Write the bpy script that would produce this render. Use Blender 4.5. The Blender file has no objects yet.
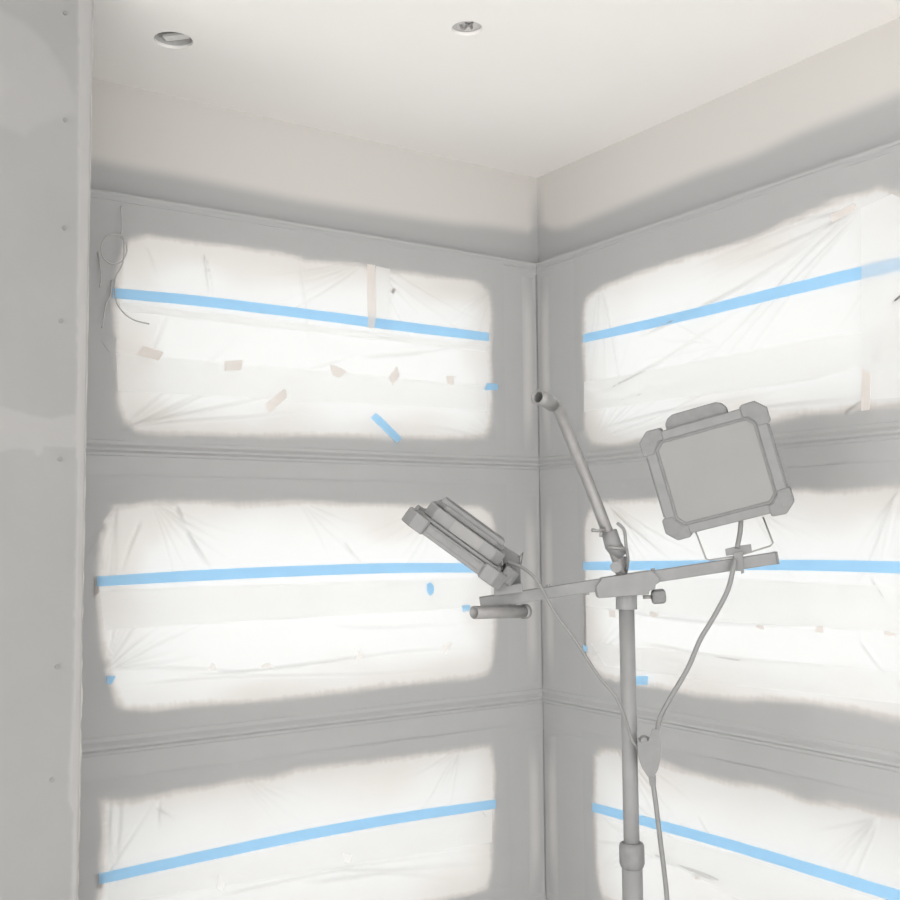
import bpy, bmesh, math, random
import numpy as np
from mathutils import Vector, Matrix
random.seed(7)
C = bpy.context.scene
COL = C.collection

# ------------------------------------------------------------------ camera
W = 900; CX = CY = 450.0; F = 1083.0
vx = Vector((1610, -(520.5-450), -F)).normalized()
vy = Vector((-733, -(541.6-450), -F))
vy = (vy - vx*vy.dot(vx)).normalized()
vz = vx.cross(vy).normalized()
R = Matrix((vx, vy, vz))            # rows: world axes in camera space -> camera-to-world
EYE = Vector((0, 0, 1.55))
cam = bpy.data.cameras.new('camera'); camo = bpy.data.objects.new('camera', cam); COL.objects.link(camo)
cam.sensor_width = 36; cam.lens = F/900*36; cam.clip_start = .02
camo.matrix_world = Matrix.Translation(EYE) @ R.to_4x4()
C.camera = camo

def ray(px, py): return R @ Vector((px-CX, CY-py, -F))
def onY(px, py, Y):
    d = ray(px, py); return EYE + d*(Y/d.y)
def onX(px, py, X):
    d = ray(px, py); return EYE + d*(X/d.x)
def onZ(px, py, Z):
    d = ray(px, py); return EYE + d*((Z-EYE.z)/d.z)
def dep(px, py, z):
    return EYE + ray(px, py)*(z/F)

Y0 = 2.70
cor = onY(537, 178, Y0); X0 = cor.x; ZC = cor.z

# ------------------------------------------------------------------ materials
def nmat(name):
    m = bpy.data.materials.new(name); m.use_nodes = True
    nt = m.node_tree; nt.nodes.clear()
    out = nt.nodes.new('ShaderNodeOutputMaterial')
    return m, nt, out
def solid(name, col, rough=.6, metal=0.0, var=.03, scale=12, bump=.0, spec=.3):
    m, nt, out = nmat(name)
    p = nt.nodes.new('ShaderNodeBsdfPrincipled')
    p.inputs['Roughness'].default_value = rough; p.inputs['Metallic'].default_value = metal
    p.inputs['Specular IOR Level'].default_value = spec
    tc = nt.nodes.new('ShaderNodeTexCoord'); n = nt.nodes.new('ShaderNodeTexNoise')
    n.inputs['Scale'].default_value = scale; n.inputs['Detail'].default_value = 6
    nt.links.new(tc.outputs['Object'], n.inputs['Vector'])
    r = nt.nodes.new('ShaderNodeValToRGB')
    r.color_ramp.elements[0].position = .3; r.color_ramp.elements[1].position = .7
    r.color_ramp.elements[0].color = tuple(max(0, c-var) for c in col)+(1,)
    r.color_ramp.elements[1].color = tuple(min(1, c+var) for c in col)+(1,)
    nt.links.new(n.outputs['Fac'], r.inputs['Fac']); nt.links.new(r.outputs['Color'], p.inputs['Base Color'])
    if bump:
        b = nt.nodes.new('ShaderNodeBump'); b.inputs['Strength'].default_value = bump; b.inputs['Distance'].default_value = .004
        n2 = nt.nodes.new('ShaderNodeTexNoise'); n2.inputs['Scale'].default_value = scale*6
        nt.links.new(tc.outputs['Object'], n2.inputs['Vector'])
        nt.links.new(n2.outputs['Fac'], b.inputs['Height']); nt.links.new(b.outputs['Normal'], p.inputs['Normal'])
    nt.links.new(p.outputs[0], out.inputs[0])
    return m
GREY = (.405, .405, .405)
FILM = (.97, .967, .96)
def film_mat(name, col, trans=.405, clear=0):
    """translucent plastic; 'overspray' = sprayed paint on it, 'fold' = doubled film"""
    m, nt, out = nmat(name)
    L = nt.links.new
    ao = nt.nodes.new('ShaderNodeAttribute'); ao.attribute_name = 'overspray_shade'
    af = nt.nodes.new('ShaderNodeAttribute'); af.attribute_name = 'fold'
    mist = nt.nodes.new('ShaderNodeValToRGB')
    e = mist.color_ramp.elements
    e[0].position = 0; e[0].color = col+(1,)
    e[1].position = .35; e[1].color = (.80, .75, .71, 1)
    x = mist.color_ramp.elements.new(.12); x.color = (.90, .865, .835, 1)
    L(ao.outputs['Fac'], mist.inputs['Fac'])
    mx = nt.nodes.new('ShaderNodeMix'); mx.data_type = 'RGBA'; mx.blend_type = 'MULTIPLY'
    L(af.outputs['Fac'], mx.inputs[0]); L(mist.outputs['Color'], mx.inputs[6]); mx.inputs[7].default_value = (.80, .795, .785, 1)
    tr = nt.nodes.new('ShaderNodeBsdfTranslucent'); df = nt.nodes.new('ShaderNodeBsdfDiffuse')
    tm = nt.nodes.new('ShaderNodeVectorMath'); tm.operation = 'SCALE'; tm.inputs['Scale'].default_value = trans
    L(mx.outputs[2], tm.inputs[0]); L(tm.outputs[0], tr.inputs['Color']); L(mx.outputs[2], df.inputs['Color'])
    a = nt.nodes.new('ShaderNodeMixShader'); a.inputs[0].default_value = .30
    L(tr.outputs[0], a.inputs[1]); L(df.outputs[0], a.inputs[2])
    gl = nt.nodes.new('ShaderNodeBsdfGlossy'); gl.inputs['Roughness'].default_value = .35; gl.inputs['Color'].default_value = (.9, .9, .9, 1)
    g = nt.nodes.new('ShaderNodeMixShader'); g.inputs[0].default_value = .03
    L(a.outputs[0], g.inputs[1]); L(gl.outputs[0], g.inputs[2])
    pd = nt.nodes.new('ShaderNodeBsdfDiffuse'); pd.inputs['Color'].default_value = GREY+(1,)
    r2 = nt.nodes.new('ShaderNodeMapRange'); r2.interpolation_type = 'SMOOTHSTEP'
    r2.inputs['From Min'].default_value = .25; r2.inputs['From Max'].default_value = .95
    L(ao.outputs['Fac'], r2.inputs['Value'])
    fm = nt.nodes.new('ShaderNodeMixShader')
    L(r2.outputs[0], fm.inputs[0]); L(g.outputs[0], fm.inputs[1]); L(pd.outputs[0], fm.inputs[2])
    if clear:
        tp = nt.nodes.new('ShaderNodeBsdfTransparent'); cm_ = nt.nodes.new('ShaderNodeMixShader'); cm_.inputs[0].default_value = clear
        L(fm.outputs[0], cm_.inputs[1]); L(tp.outputs[0], cm_.inputs[2]); L(cm_.outputs[0], out.inputs[0])
    else: L(fm.outputs[0], out.inputs[0])
    return m
def tape_mat(name, col, t=.6, var=.01):
    m, nt, out = nmat(name); L = nt.links.new
    tc = nt.nodes.new('ShaderNodeTexCoord'); n = nt.nodes.new('ShaderNodeTexNoise'); n.inputs['Scale'].default_value = 40
    L(tc.outputs['Object'], n.inputs['Vector'])
    r = nt.nodes.new('ShaderNodeValToRGB')
    r.color_ramp.elements[0].color = tuple(max(0, c-var) for c in col)+(1,)
    r.color_ramp.elements[1].color = tuple(min(1, c+var) for c in col)+(1,)
    L(n.outputs['Fac'], r.inputs['Fac'])
    tr = nt.nodes.new('ShaderNodeBsdfTranslucent'); df = nt.nodes.new('ShaderNodeBsdfDiffuse')
    L(r.outputs[0], tr.inputs['Color']); L(r.outputs[0], df.inputs['Color'])
    a = nt.nodes.new('ShaderNodeMixShader'); a.inputs[0].default_value = 1-t
    L(tr.outputs[0], a.inputs[1]); L(df.outputs[0], a.inputs[2]); L(a.outputs[0], out.inputs[0])
    return m
def wall_mat(name, base):
    """base colour with an attribute for grey: sprayed paint, and light falloff on strips"""
    m, nt, out = nmat(name); L = nt.links.new
    ao = nt.nodes.new('ShaderNodeAttribute'); ao.attribute_name = 'overspray_shade'
    mx = nt.nodes.new('ShaderNodeMix'); mx.data_type = 'RGBA'
    L(ao.outputs['Fac'], mx.inputs[0]); mx.inputs[6].default_value = base+(1,); mx.inputs[7].default_value = GREY+(1,)
    p = nt.nodes.new('ShaderNodeBsdfPrincipled'); p.inputs['Roughness'].default_value = .8; p.inputs['Specular IOR Level'].default_value = .1
    L(mx.outputs[2], p.inputs['Base Color']); L(p.outputs[0], out.inputs[0])
    return m
def drywall_mat():
    """bare board with joint compound patches (attribute 'mud')"""
    m, nt, out = nmat('drywall'); L = nt.links.new
    ao = nt.nodes.new('ShaderNodeAttribute'); ao.attribute_name = 'mud'
    tc = nt.nodes.new('ShaderNodeTexCoord'); n = nt.nodes.new('ShaderNodeTexNoise'); n.inputs['Scale'].default_value = 6; n.inputs['Detail'].default_value = 8
    L(tc.outputs['Object'], n.inputs['Vector'])
    r = nt.nodes.new('ShaderNodeValToRGB')
    r.color_ramp.elements[0].position = .3; r.color_ramp.elements[1].position = .75
    r.color_ramp.elements[0].color = (.277, .276, .272, 1); r.color_ramp.elements[1].color = (.293, .292, .287, 1)
    L(n.outputs['Fac'], r.inputs['Fac'])
    mx = nt.nodes.new('ShaderNodeMix'); mx.data_type = 'RGBA'
    L(ao.outputs['Fac'], mx.inputs[0]); L(r.outputs[0], mx.inputs[6]); mx.inputs[7].default_value = (.345, .338, .332, 1)
    p = nt.nodes.new('ShaderNodeBsdfPrincipled'); p.inputs['Roughness'].default_value = .8; p.inputs['Specular IOR Level'].default_value = .15
    L(mx.outputs[2], p.inputs['Base Color']); L(p.outputs[0], out.inputs[0])
    return m
M_frame = solid('sprayed_frame_paint', GREY, .5, var=.006, spec=.2)
M_post_light = wall_mat('post_window_light', (.50, .49, .48))  # paler colour stands in for window light on the corner strips
M_wall = wall_mat('plaster_wall', (.60, .578, .55))
M_ceil = solid('ceiling_paint', (.92, .898, .868), .8, var=.004, scale=2, spec=.1)
M_floor = solid('floor_board', (.89, .88, .87), .7, var=.02, scale=3)
M_dry = drywall_mat()
M_film = film_mat('plastic_film', FILM)
M_film2 = film_mat('plastic_film_double', (.955, .955, .95), 1.0, .35)
M_film3 = film_mat('plastic_film_lower', (.925, .92, .91), .40)
M_blue = tape_mat('blue_painters_tape', (.62, .835, .985), .72)
M_bluep = tape_mat('blue_tape_under_film', (.62, .80, .93), .72)
M_beige = tape_mat('beige_masking_tape', (.905, .877, .852), .62, .01)
M_pale = tape_mat('pale_masking_tape', (.97, .955, .94), .65, .015)
M_shade = tape_mat('grey_tape_end', (.56, .53, .51), .4, .02)
M_white = tape_mat('white_tape_scrap', (.992, .99, .985), .75, .004)
M_glass = None
def glass():
    m, nt, out = nmat('window_glass'); L = nt.links.new
    t = nt.nodes.new('ShaderNodeBsdfTransparent'); t.inputs['Color'].default_value = (.97, .98, .98, 1)
    g = nt.nodes.new('ShaderNodeBsdfGlossy'); g.inputs['Roughness'].default_value = .03
    a = nt.nodes.new('ShaderNodeMixShader'); a.inputs[0].default_value = .05
    L(t.outputs[0], a.inputs[1]); L(g.outputs[0], a.inputs[2]); L(a.outputs[0], out.inputs[0]); return m
M_glass = glass()
M_black = solid('black_plastic', (.235, .235, .235), .45, var=.012, scale=40, spec=.25)
M_bump = solid('rubber_bumper', (.228, .228, .228), .6, var=.015, scale=60, bump=.15, spec=.2)
M_pole = solid('painted_pole', (.285, .285, .284), .4, var=.008, scale=30, spec=.2)
M_bar = solid('powder_coated_steel', (.24, .24, .24), .4, var=.015, scale=30, spec=.25)
M_lens = solid('lamp_glass', (.252, .250, .245), .35, var=.008, scale=7, spec=.35)
M_label = solid('pale_rating_plate', (.27, .265, .26), .5, var=.01)
M_steel = solid('dull_steel_tube', (.275, .27, .265), .35, metal=.2, var=.02, scale=50, spec=.3)
M_thin = solid('thin_wire', (.44, .43, .42), .4, var=.02)
M_wire = solid('bright_wire', (.34, .335, .32), .3, metal=.2, var=.02)
M_cable = solid('rubber_cable', (.235, .235, .233), .5, var=.01)
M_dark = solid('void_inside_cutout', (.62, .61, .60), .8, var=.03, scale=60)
M_board = solid('board_inside_cutout', (.80, .79, .77), .8, var=.05, scale=90)
M_screw = solid('screw_head', (.235, .235, .23), .5, metal=.2, var=.01)

# ------------------------------------------------------------------ helpers
def link(name, me, mats, parent=None):
    o = bpy.data.objects.new(name, me); COL.objects.link(o)
    for m in (mats if isinstance(mats, (list, tuple)) else [mats]): me.materials.append(m)
    if parent: o.parent = parent
    return o
def tag(o, label=None, cat=None, group=None, kind=None):
    if label: o['label'] = label
    if cat: o['category'] = cat
    if group: o['group'] = group
    if kind: o['kind'] = kind
    return o
def empty(name, loc=(0, 0, 0), rot=None):
    o = bpy.data.objects.new(name, None); COL.objects.link(o); o.empty_display_size = .05
    o.location = loc
    if rot: o.rotation_euler = rot
    return o
def bm_obj(name, bm, mats, parent=None, smooth=False, bevel=0, origin=None):
    bmesh.ops.remove_doubles(bm, verts=bm.verts, dist=1e-6)
    bmesh.ops.recalc_face_normals(bm, faces=bm.faces)
    if origin is not None: bmesh.ops.translate(bm, verts=bm.verts, vec=-Vector(origin))
    me = bpy.data.meshes.new(name); bm.to_mesh(me); bm.free()
    if smooth:
        for p in me.polygons: p.use_smooth = True
    o = link(name, me, mats, parent)
    if origin is not None: o.location = origin
    if bevel:
        b = o.modifiers.new('bevel', 'BEVEL'); b.width = bevel; b.segments = 2; b.limit_method = 'ANGLE'
    return o
def box(bm, a, b, mtx=None):
    x0, y0, z0 = a; x1, y1, z1 = b
    vs = [bm.verts.new(Vector(p) if mtx is None else mtx @ Vector(p)) for p in
          [(x0,y0,z0),(x1,y0,z0),(x1,y1,z0),(x0,y1,z0),(x0,y0,z1),(x1,y0,z1),(x1,y1,z1),(x0,y1,z1)]]
    for f in [(0,3,2,1),(4,5,6,7),(0,1,5,4),(1,2,6,5),(2,3,7,6),(3,0,4,7)]: bm.faces.new([vs[i] for i in f])
def prism(bm, poly, w0, w1, mtx=None, to=lambda u, v, w: (u, v, w)):
    A = []; B = []
    for (u, v) in poly:
        p = Vector(to(u, v, w0)); q = Vector(to(u, v, w1))
        if mtx is not None: p = mtx @ p; q = mtx @ q
        A.append(bm.verts.new(p)); B.append(bm.verts.new(q))
    n = len(poly)
    bm.faces.new(A[::-1]); bm.faces.new(B)
    for i in range(n): bm.faces.new([A[i], A[(i+1) % n], B[(i+1) % n], B[i]])
def smoothpts(pts, n=8):
    pts = [Vector(p) for p in pts]
    P = [pts[0]*2-pts[1]]+pts+[pts[-1]*2-pts[-2]]
    out = []
    for i in range(1, len(P)-2):
        for k in range(n):
            t = k/n
            out.append(.5*((2*P[i])+(-P[i-1]+P[i+1])*t+(2*P[i-1]-5*P[i]+4*P[i+1]-P[i+2])*t*t+(-P[i-1]+3*P[i]-3*P[i+1]+P[i+2])*t**3))
    out.append(P[-2]); return out
def tube(bm, pts, r, seg=14, hollow=None, cap=True):
    pts = [Vector(p) for p in pts]; n = len(pts)
    rs = r if isinstance(r, (list, tuple)) else [r]*n
    t0 = (pts[1]-pts[0]).normalized()
    up = Vector((0, 0, 1)) if abs(t0.z) < .9 else Vector((1, 0, 0))
    a = t0.cross(up).normalized(); frames = []
    for i in range(n):
        t = (pts[min(i+1, n-1)]-pts[max(i-1, 0)]).normalized()
        a = (a-t*a.dot(t)).normalized(); b = t.cross(a)
        frames.append((a.copy(), b))
    def rings(sc):
        out = []
        for i in range(n):
            rr = rs[i]*sc; A, B = frames[i]
            out.append([bm.verts.new(pts[i]+A*(rr*math.cos(2*math.pi*k/seg))+B*(rr*math.sin(2*math.pi*k/seg))) for k in range(seg)])
        return out
    O = rings(1)
    for i in range(n-1):
        for k in range(seg): bm.faces.new([O[i][k], O[i][(k+1) % seg], O[i+1][(k+1) % seg], O[i+1][k]])
    if hollow:
        I = rings(hollow)
        for i in range(n-1):
            for k in range(seg): bm.faces.new([I[i][(k+1) % seg], I[i][k], I[i+1][k], I[i+1][(k+1) % seg]])
        for e in (0, n-1):
            for k in range(seg): bm.faces.new([O[e][k], I[e][k], I[e][(k+1) % seg], O[e][(k+1) % seg]])
    elif cap:
        bm.faces.new(O[0][::-1]); bm.faces.new(O[-1])
def tube_obj(name, pts, r, mat, parent=None, seg=14, hollow=None, sm=0, origin=None):
    bm = bmesh.new(); tube(bm, smoothpts(pts, sm) if sm else pts, r, seg, hollow)
    o = bm_obj(name, bm, mat, parent, origin=origin)
    for p in o.data.polygons:
        p.use_smooth = len(p.vertices) == 4
    return o

rng = np.random.RandomState(3)
def vnoise(x, y, seed=0):
    """smooth value noise, numpy"""
    r = np.random.RandomState(seed).rand(64, 64)
    xi = np.floor(x).astype(int); yi = np.floor(y).astype(int); fx = x-xi; fy = y-yi
    fx = fx*fx*(3-2*fx); fy = fy*fy*(3-2*fy)
    g = lambda a, b: r[a % 64, b % 64]
    return (g(xi, yi)*(1-fx)+g(xi+1, yi)*fx)*(1-fy)+(g(xi, yi+1)*(1-fx)+g(xi+1, yi+1)*fx)*fy
def sdf_poly(px, py, poly):
    n = len(poly); d = np.full(px.shape, 1e9); inside = np.zeros(px.shape, bool)
    for i in range(n):
        ax, ay = poly[i]; bx, by = poly[(i+1) % n]
        ex, ey = bx-ax, by-ay; wx, wy = px-ax, py-ay
        t = np.clip((wx*ex+wy*ey)/(ex*ex+ey*ey+1e-12), 0, 1)
        d = np.minimum(d, (wx-ex*t)**2+(wy-ey*t)**2)
        c = ((ay > py) != (by > py))
        with np.errstate(divide='ignore', invalid='ignore'):
            xx = (bx-ax)*(py-ay)/((by-ay) if by != ay else 1e-9)+ax
        inside ^= c & (px < xx)
    return np.where(inside, -1, 1)*np.sqrt(d)
def sstep(a, b, x):
    t = np.clip((x-a)/(b-a), 0, 1); return t*t*(3-2*t)
def grid_mesh(name, U, V, to3, attrs, flip=False):
    nu, nv = U.shape[1], U.shape[0]
    co = to3.reshape(-1, 3)
    me = bpy.data.meshes.new(name)
    idx = np.arange(nu*nv).reshape(nv, nu)
    q = np.stack([idx[:-1, :-1], idx[:-1, 1:], idx[1:, 1:], idx[1:, :-1]], -1).reshape(-1, 4)
    if flip: q = q[:, ::-1]
    me.from_pydata(co.tolist(), [], q.tolist())
    for k, a in attrs.items():
        at = me.attributes.new(k, 'FLOAT', 'POINT'); at.data.foreach_set('value', a.reshape(-1).astype(np.float32))
    for p in me.polygons: p.use_smooth = True
    return me

# Both window walls share a helper: 'L' is the plane y = const seen at the left,
# 'R' the plane x = const seen at the right; u runs along the wall, w out into the room.
def wp(side, u, z, w):
    return Vector((u, Y0-w, z)) if side == 'L' else Vector((X0-w, u, z))
def pix(side, px, py, w):
    p = onY(px, py, Y0-w) if side == 'L' else onX(px, py, X0-w)
    return ((p.x, p.z) if side == 'L' else (p.y, p.z))

# ------------------------------------------------------------------ heights of the window rails
WF = .055        # frame face stands this far into the room
WS = .0475        # plane of the film
def zl(py): return pix('L', 495, py, WF)[1]
Z_head_top = pix('L', 300, 222, WF)[1]
Z1t, Z1b, Z2t, Z2b, Z3t, Z3b = [zl(y) for y in (268, 452, 493, 690, 738, 908)]
UL0 = pix('L', 92, 450, WF)[0]; UL1 = pix('L', 500, 450, WF)[0]
UR1 = pix('R', 581, 450, WF)[0]; UR0 = pix('R', 955, 450, WF)[0]
print('X0', X0, 'ZC', ZC, 'z', Z_head_top, Z1t, Z1b, Z2t, Z2b, Z3t, Z3b, 'u', UL0, UL1, UR0, UR1)

# ------------------------------------------------------------------ room shell
XL = -2.6; YB = -2.8
bm = bmesh.new(); box(bm, (XL, YB, -.1), (X0+.2, Y0+.2, 0)); tag(bm_obj('floor', bm, M_floor), kind='structure')
# ceiling with two real round cut-outs
holes = []
for (px, py, wpx) in ((173.5, 40.5, 38), (467, 28.5, 31)):
    c = onZ(px, py, ZC); d = (R.inverted() @ (c-EYE)); r = wpx/2*(-d.z)/F
    holes.append((c, r))
bm = bmesh.new(); box(bm, (XL, YB, ZC), (X0+.2, Y0+.2, ZC+.008)); ceil = bm_obj('ceiling', bm, M_ceil)
cutters = []
for c, r in holes:
    b2 = bmesh.new(); bmesh.ops.create_cone(b2, cap_ends=True, segments=48, radius1=r, radius2=r, depth=.2, matrix=Matrix.Translation(c))
    k = bm_obj('cutter', b2, M_ceil); md = ceil.modifiers.new('b', 'BOOLEAN'); md.operation = 'DIFFERENCE'; md.object = k; md.solver = 'EXACT'; cutters.append(k)
bpy.context.view_layer.update()
dg = bpy.context.evaluated_depsgraph_get()
me = bpy.data.meshes.new_from_object(ceil.evaluated_get(dg)); ceil.modifiers.clear(); ceil.data = me
for k in cutters: bpy.data.objects.remove(k)
tag(ceil, kind='structure')
# what can be seen up inside each cut-out
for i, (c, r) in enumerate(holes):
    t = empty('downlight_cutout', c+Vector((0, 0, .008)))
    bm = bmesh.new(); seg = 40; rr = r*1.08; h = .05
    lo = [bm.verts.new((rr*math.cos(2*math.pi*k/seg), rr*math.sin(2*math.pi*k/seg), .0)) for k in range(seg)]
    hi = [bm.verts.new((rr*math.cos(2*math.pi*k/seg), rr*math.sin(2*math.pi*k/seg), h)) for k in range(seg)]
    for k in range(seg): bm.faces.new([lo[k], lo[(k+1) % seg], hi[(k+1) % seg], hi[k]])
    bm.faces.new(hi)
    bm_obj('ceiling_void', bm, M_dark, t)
    if i == 0:
        bm = bmesh.new(); box(bm, (-.030, r*.1, .006), (.030, r*.62, .012), Matrix.Rotation(math.radians(-45), 4, 'Z'))
        bm_obj('joist_end', bm, M_board, t)
        tag(t, 'empty round downlight hole in the white ceiling, nearer the grey partition, dark inside', 'ceiling hole', 'downlight cut-outs in the ceiling')
    else:
        for a, b_, c_ in ((.3, 1.2, .01), (2.0, 4.0, .016), (3.5, 5.4, .008)):
            pts = [(r*.7*math.cos(a), r*.7*math.sin(a), .05), (r*.2*math.cos(b_), r*.2*math.sin(b_), .0), (r*.4*math.cos(b_+1), r*.4*math.sin(b_+1), .0), (r*.8*math.cos(b_+1.5), r*.8*math.sin(b_+1.5), .05)]
            tube_obj('cable_scrap', pts, .003, M_label, t, 8, sm=8)
        bm = bmesh.new(); box(bm, (-r*1.05, -r*1.05, .003), (r*1.05, r*1.05, .012)); bm_obj('insulation', bm, solid('mineral_wool', (.66, .645, .63), .9, var=.07, scale=70), t)
        tag(t, 'round downlight hole in the white ceiling above the window corner, stuffed with pale insulation', 'ceiling hole', 'downlight cut-outs in the ceiling')

# window walls: plaster above the frame with sprayed grey paint fading up from it
def wall(side, name, ua, ub, bound):
    nu, nv = 260, 60
    zs = np.linspace(ZC, Z_head_top-.01, nv); us = np.linspace(ua, ub, nu)
    U, Z = np.meshgrid(us, zs)
    bp = sorted(pix(side, px, py, 0) for px, py in bound)
    zb = np.interp(U, [b[0] for b in bp], [b[1] for b in bp])
    zb = zb + (vnoise(U*6, Z*0+3, 5)-.5)*.008
    ov = 1-sstep(-.012, .034, Z-zb)
    # a little greyer towards the inside corner, fading out upwards
    dc = (X0-U) if side == 'L' else (Y0-U)
    ov = np.maximum(ov, (1-sstep(.0, .05, dc))*(1-sstep(.0, .17, Z-zb))*.75)
    P = np.zeros(U.shape+(3,))
    if side == 'L': P[..., 0] = U; P[..., 1] = Y0; P[..., 2] = Z
    else: P[..., 0] = X0; P[..., 1] = U; P[..., 2] = Z
    o = link(name, grid_mesh(name, U, Z, P, {'overspray_shade': ov}, flip=(side == 'R')), M_wall)
    tag(o, kind='structure')
    # the solid wall behind and below
    bm = bmesh.new()
    if side == 'L':
        box(bm, (ua, Y0+.002, Z_head_top-.01), (ub+.2, Y0+.2, ZC+.016)); box(bm, (ua, Y0, 0), (ub, Y0+.2, Z3b-.14))
        box(bm, (ua, Y0+.002, Z3b-.14), (UL0-.02, Y0+.2, Z_head_top))
    else:
        box(bm, (X0+.002, ua, Z_head_top-.01), (X0+.2, ub+.2, ZC+.016)); box(bm, (X0, ua, 0), (X0+.2, ub, Z3b-.14))
        box(bm, (X0+.002, ua, Z3b-.14), (X0+.2, UR0-.03, Z_head_top))
    s = bm_obj('masonry', bm, M_wall, o)
XP = onY(85, 450, 2.2).x     # right edge of the partition
wall('L', 'wall_left', XP-.3, X0, [(60, 156), (88, 163), (200, 183), (300, 203), (400, 218), (500, 232), (528, 236), (536, 228)])
wall('R', 'wall_right', YB, Y0, [(541, 226), (552, 233), (570, 232), (600, 219), (650, 199), (700, 179), (760, 155), (800, 136), (850, 117), (900, 97), (960, 74)])

# ------------------------------------------------------------------ frames
def profile_rail(side, name, prof, ua, ub, parent):
    bm = bmesh.new()
    A = [bm.verts.new(wp(side, ua, z, w)) for w, z in prof]; B = [bm.verts.new(wp(side, ub, z, w)) for w, z in prof]
    n = len(prof)
    bm.faces.new(A); bm.faces.new(B[::-1])
    for i in range(n): bm.faces.new([A[i], A[(i+1) % n], B[(i+1) % n], B[i]])
    return bm_obj(name, bm, M_frame, parent, bevel=.0015)
def rail_prof(zt, zb):
    h = zt-zb
    return [(-.06, zt), (.043, zt), (.046, zt-.004), (.046, zt-.08*h), (.049, zt-.10*h), (.049, zt-.17*h),
            (.058, zt-.25*h), (.058, zt-.29*h), (.0495, zt-.33*h), (.0495, zt-.38*h), (.046, zt-.40*h), (.046, zb+.004), (.043, zb), (-.06, zb)]
def window(side, name, u0, u1, ua, ub):
    root = empty(name, wp(side, (u0+u1)/2, Z3b, 0)); tag(root, kind='structure')
    def par(o):
        o.parent = root; o.matrix_parent_inverse = Matrix.Translation(-root.location); return o
    zt, zb = Z_head_top, Z1t; h = zt-zb
    par(profile_rail(side, 'window_head', [(.0, zt), (.040, zt+.0), (.0475, zt-.002), (.0475, zt-.008), (.046, zt-.012), (.0455, zt-.034), (.0455, zt-.48*h), (.048, zt-.50*h), (.048, zt-.55*h), (.046, zt-.58*h), (.046, zb+.004), (.043, zb), (-.06, zb), (-.06, zt-.02)], ua, ub, None))
    par(profile_rail(side, 'window_rail', rail_prof(Z1b, Z2t), ua, ub, None))
    par(profile_rail(side, 'window_rail', rail_prof(Z2b, Z3t), ua, ub, None))
    par(profile_rail(side, 'window_sill', rail_prof(Z3b, Z3b-.15), ua, ub, None))
    for a, b in ((ua, u0), (u1, ub)):       # stiles, full height, behind the rail faces
        bm = bmesh.new(); box(bm, (min(a, b), -.06, Z3b-.1), (max(a, b), .0456, Z1t+.02))
        for v in bm.verts: v.co = wp(side, v.co.x, v.co.z, v.co.y)
        par(bm_obj('window_stile', bm, M_frame, bevel=.003))
    for (z1, z0) in ((Z1t, Z1b), (Z2t, Z2b), (Z3t, Z3b)):
        bm = bmesh.new(); box(bm, (u0-.004, -.045, z0-.004), (u1+.004, -.04, z1+.004))
        for v in bm.verts: v.co = wp(side, v.co.x, v.co.z, v.co.y)
        par(bm_obj('glass_pane', bm, M_glass))
    return root
XJ = UL0-.09
window('L', 'window_1', UL0, UL1, XP-.02, X0-.046)
window('R', 'window_2', UR0, UR1, YB+.3, Y0-.046)
# inside corner post: a narrow groove between two shallow rounded strips, window light painted on them
bm = bmesh.new(); fz = .0455
box(bm, (X0-fz+.001, Y0-fz+.001, .001), (X0, Y0, Z_head_top-.02))
post = bm_obj('trim_1', bm, M_frame, bevel=0); tag(post, kind='structure')
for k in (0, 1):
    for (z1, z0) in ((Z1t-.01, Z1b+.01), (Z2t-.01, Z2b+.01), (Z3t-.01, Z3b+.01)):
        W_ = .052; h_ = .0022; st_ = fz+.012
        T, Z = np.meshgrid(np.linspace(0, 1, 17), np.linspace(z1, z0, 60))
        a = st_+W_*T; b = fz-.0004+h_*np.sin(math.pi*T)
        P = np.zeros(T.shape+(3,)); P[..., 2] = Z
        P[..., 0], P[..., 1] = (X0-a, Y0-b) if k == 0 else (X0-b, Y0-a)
        ov = 1-np.sin(math.pi*np.clip(T, 0, 1))**1.4*sstep(0, .15, Z-z0)*sstep(0, .15, z1-Z)  # painted light fades to grey at the strip's edges and ends
        link('cover_strip', grid_mesh('cover_strip', T, Z, P, {'overspray_shade': ov}, flip=(k == 1)), M_post_light, post)
# lower window-wall panels already closed by the masonry children

# ------------------------------------------------------------------ drywall partition at the left
YP = 2.2
nu, nv = 160, 420
def ppix(px, py): p = onY(px, py, YP); return (p.x, p.z)
us = np.linspace(XP-1.0, XP, 260); us = us; zs = np.linspace(ZC, 0, 620)
U, Z = np.meshgrid(us, zs)
# pixel frame of the surface is only used to read positions of the compound patches
pa = [ppix(*p) for p in ((-80, -30), (0, 8), (30, 26), (50, 45), (68, 75), (78, 98), (77, 114), (60, 118), (42, 125), (25, 136), (0, 127), (-40, 130), (-90, 90))]
s1 = sdf_poly(U, Z, pa)
pin = [ppix(*p) for p in ((-60, 30), (5, 45), (22, 65), (30, 90), (15, 118), (-20, 128), (-70, 100))]
s1b = sdf_poly(U, Z, pin)
pb = [ppix(*p) for p in ((-200, 380), (-60, 400), (0, 407), (25, 414), (52, 418), (66, 415), (80, 416), (80, 448), (66, 447), (45, 446), (42, 453), (36, 456), (35, 450), (20, 449), (0, 451), (-80, 455), (-200, 450))]
s2 = sdf_poly(U, Z, pb)
pc = [ppix(*p) for p in ((78.5, -40), (78.2, 120), (77.4, 250), (77, 400), (76, 412), (75, 440), (77.5, 470), (74, 640), (73, 690), (70, 760), (68, 800), (73, 815), (72, 900), (71, 1000), (100, 1000), (100, -40))]
jit = (vnoise(U*3, Z*60, 9)-.5)*.006
s3 = sdf_poly(U, Z, pc)+jit*.6
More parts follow.
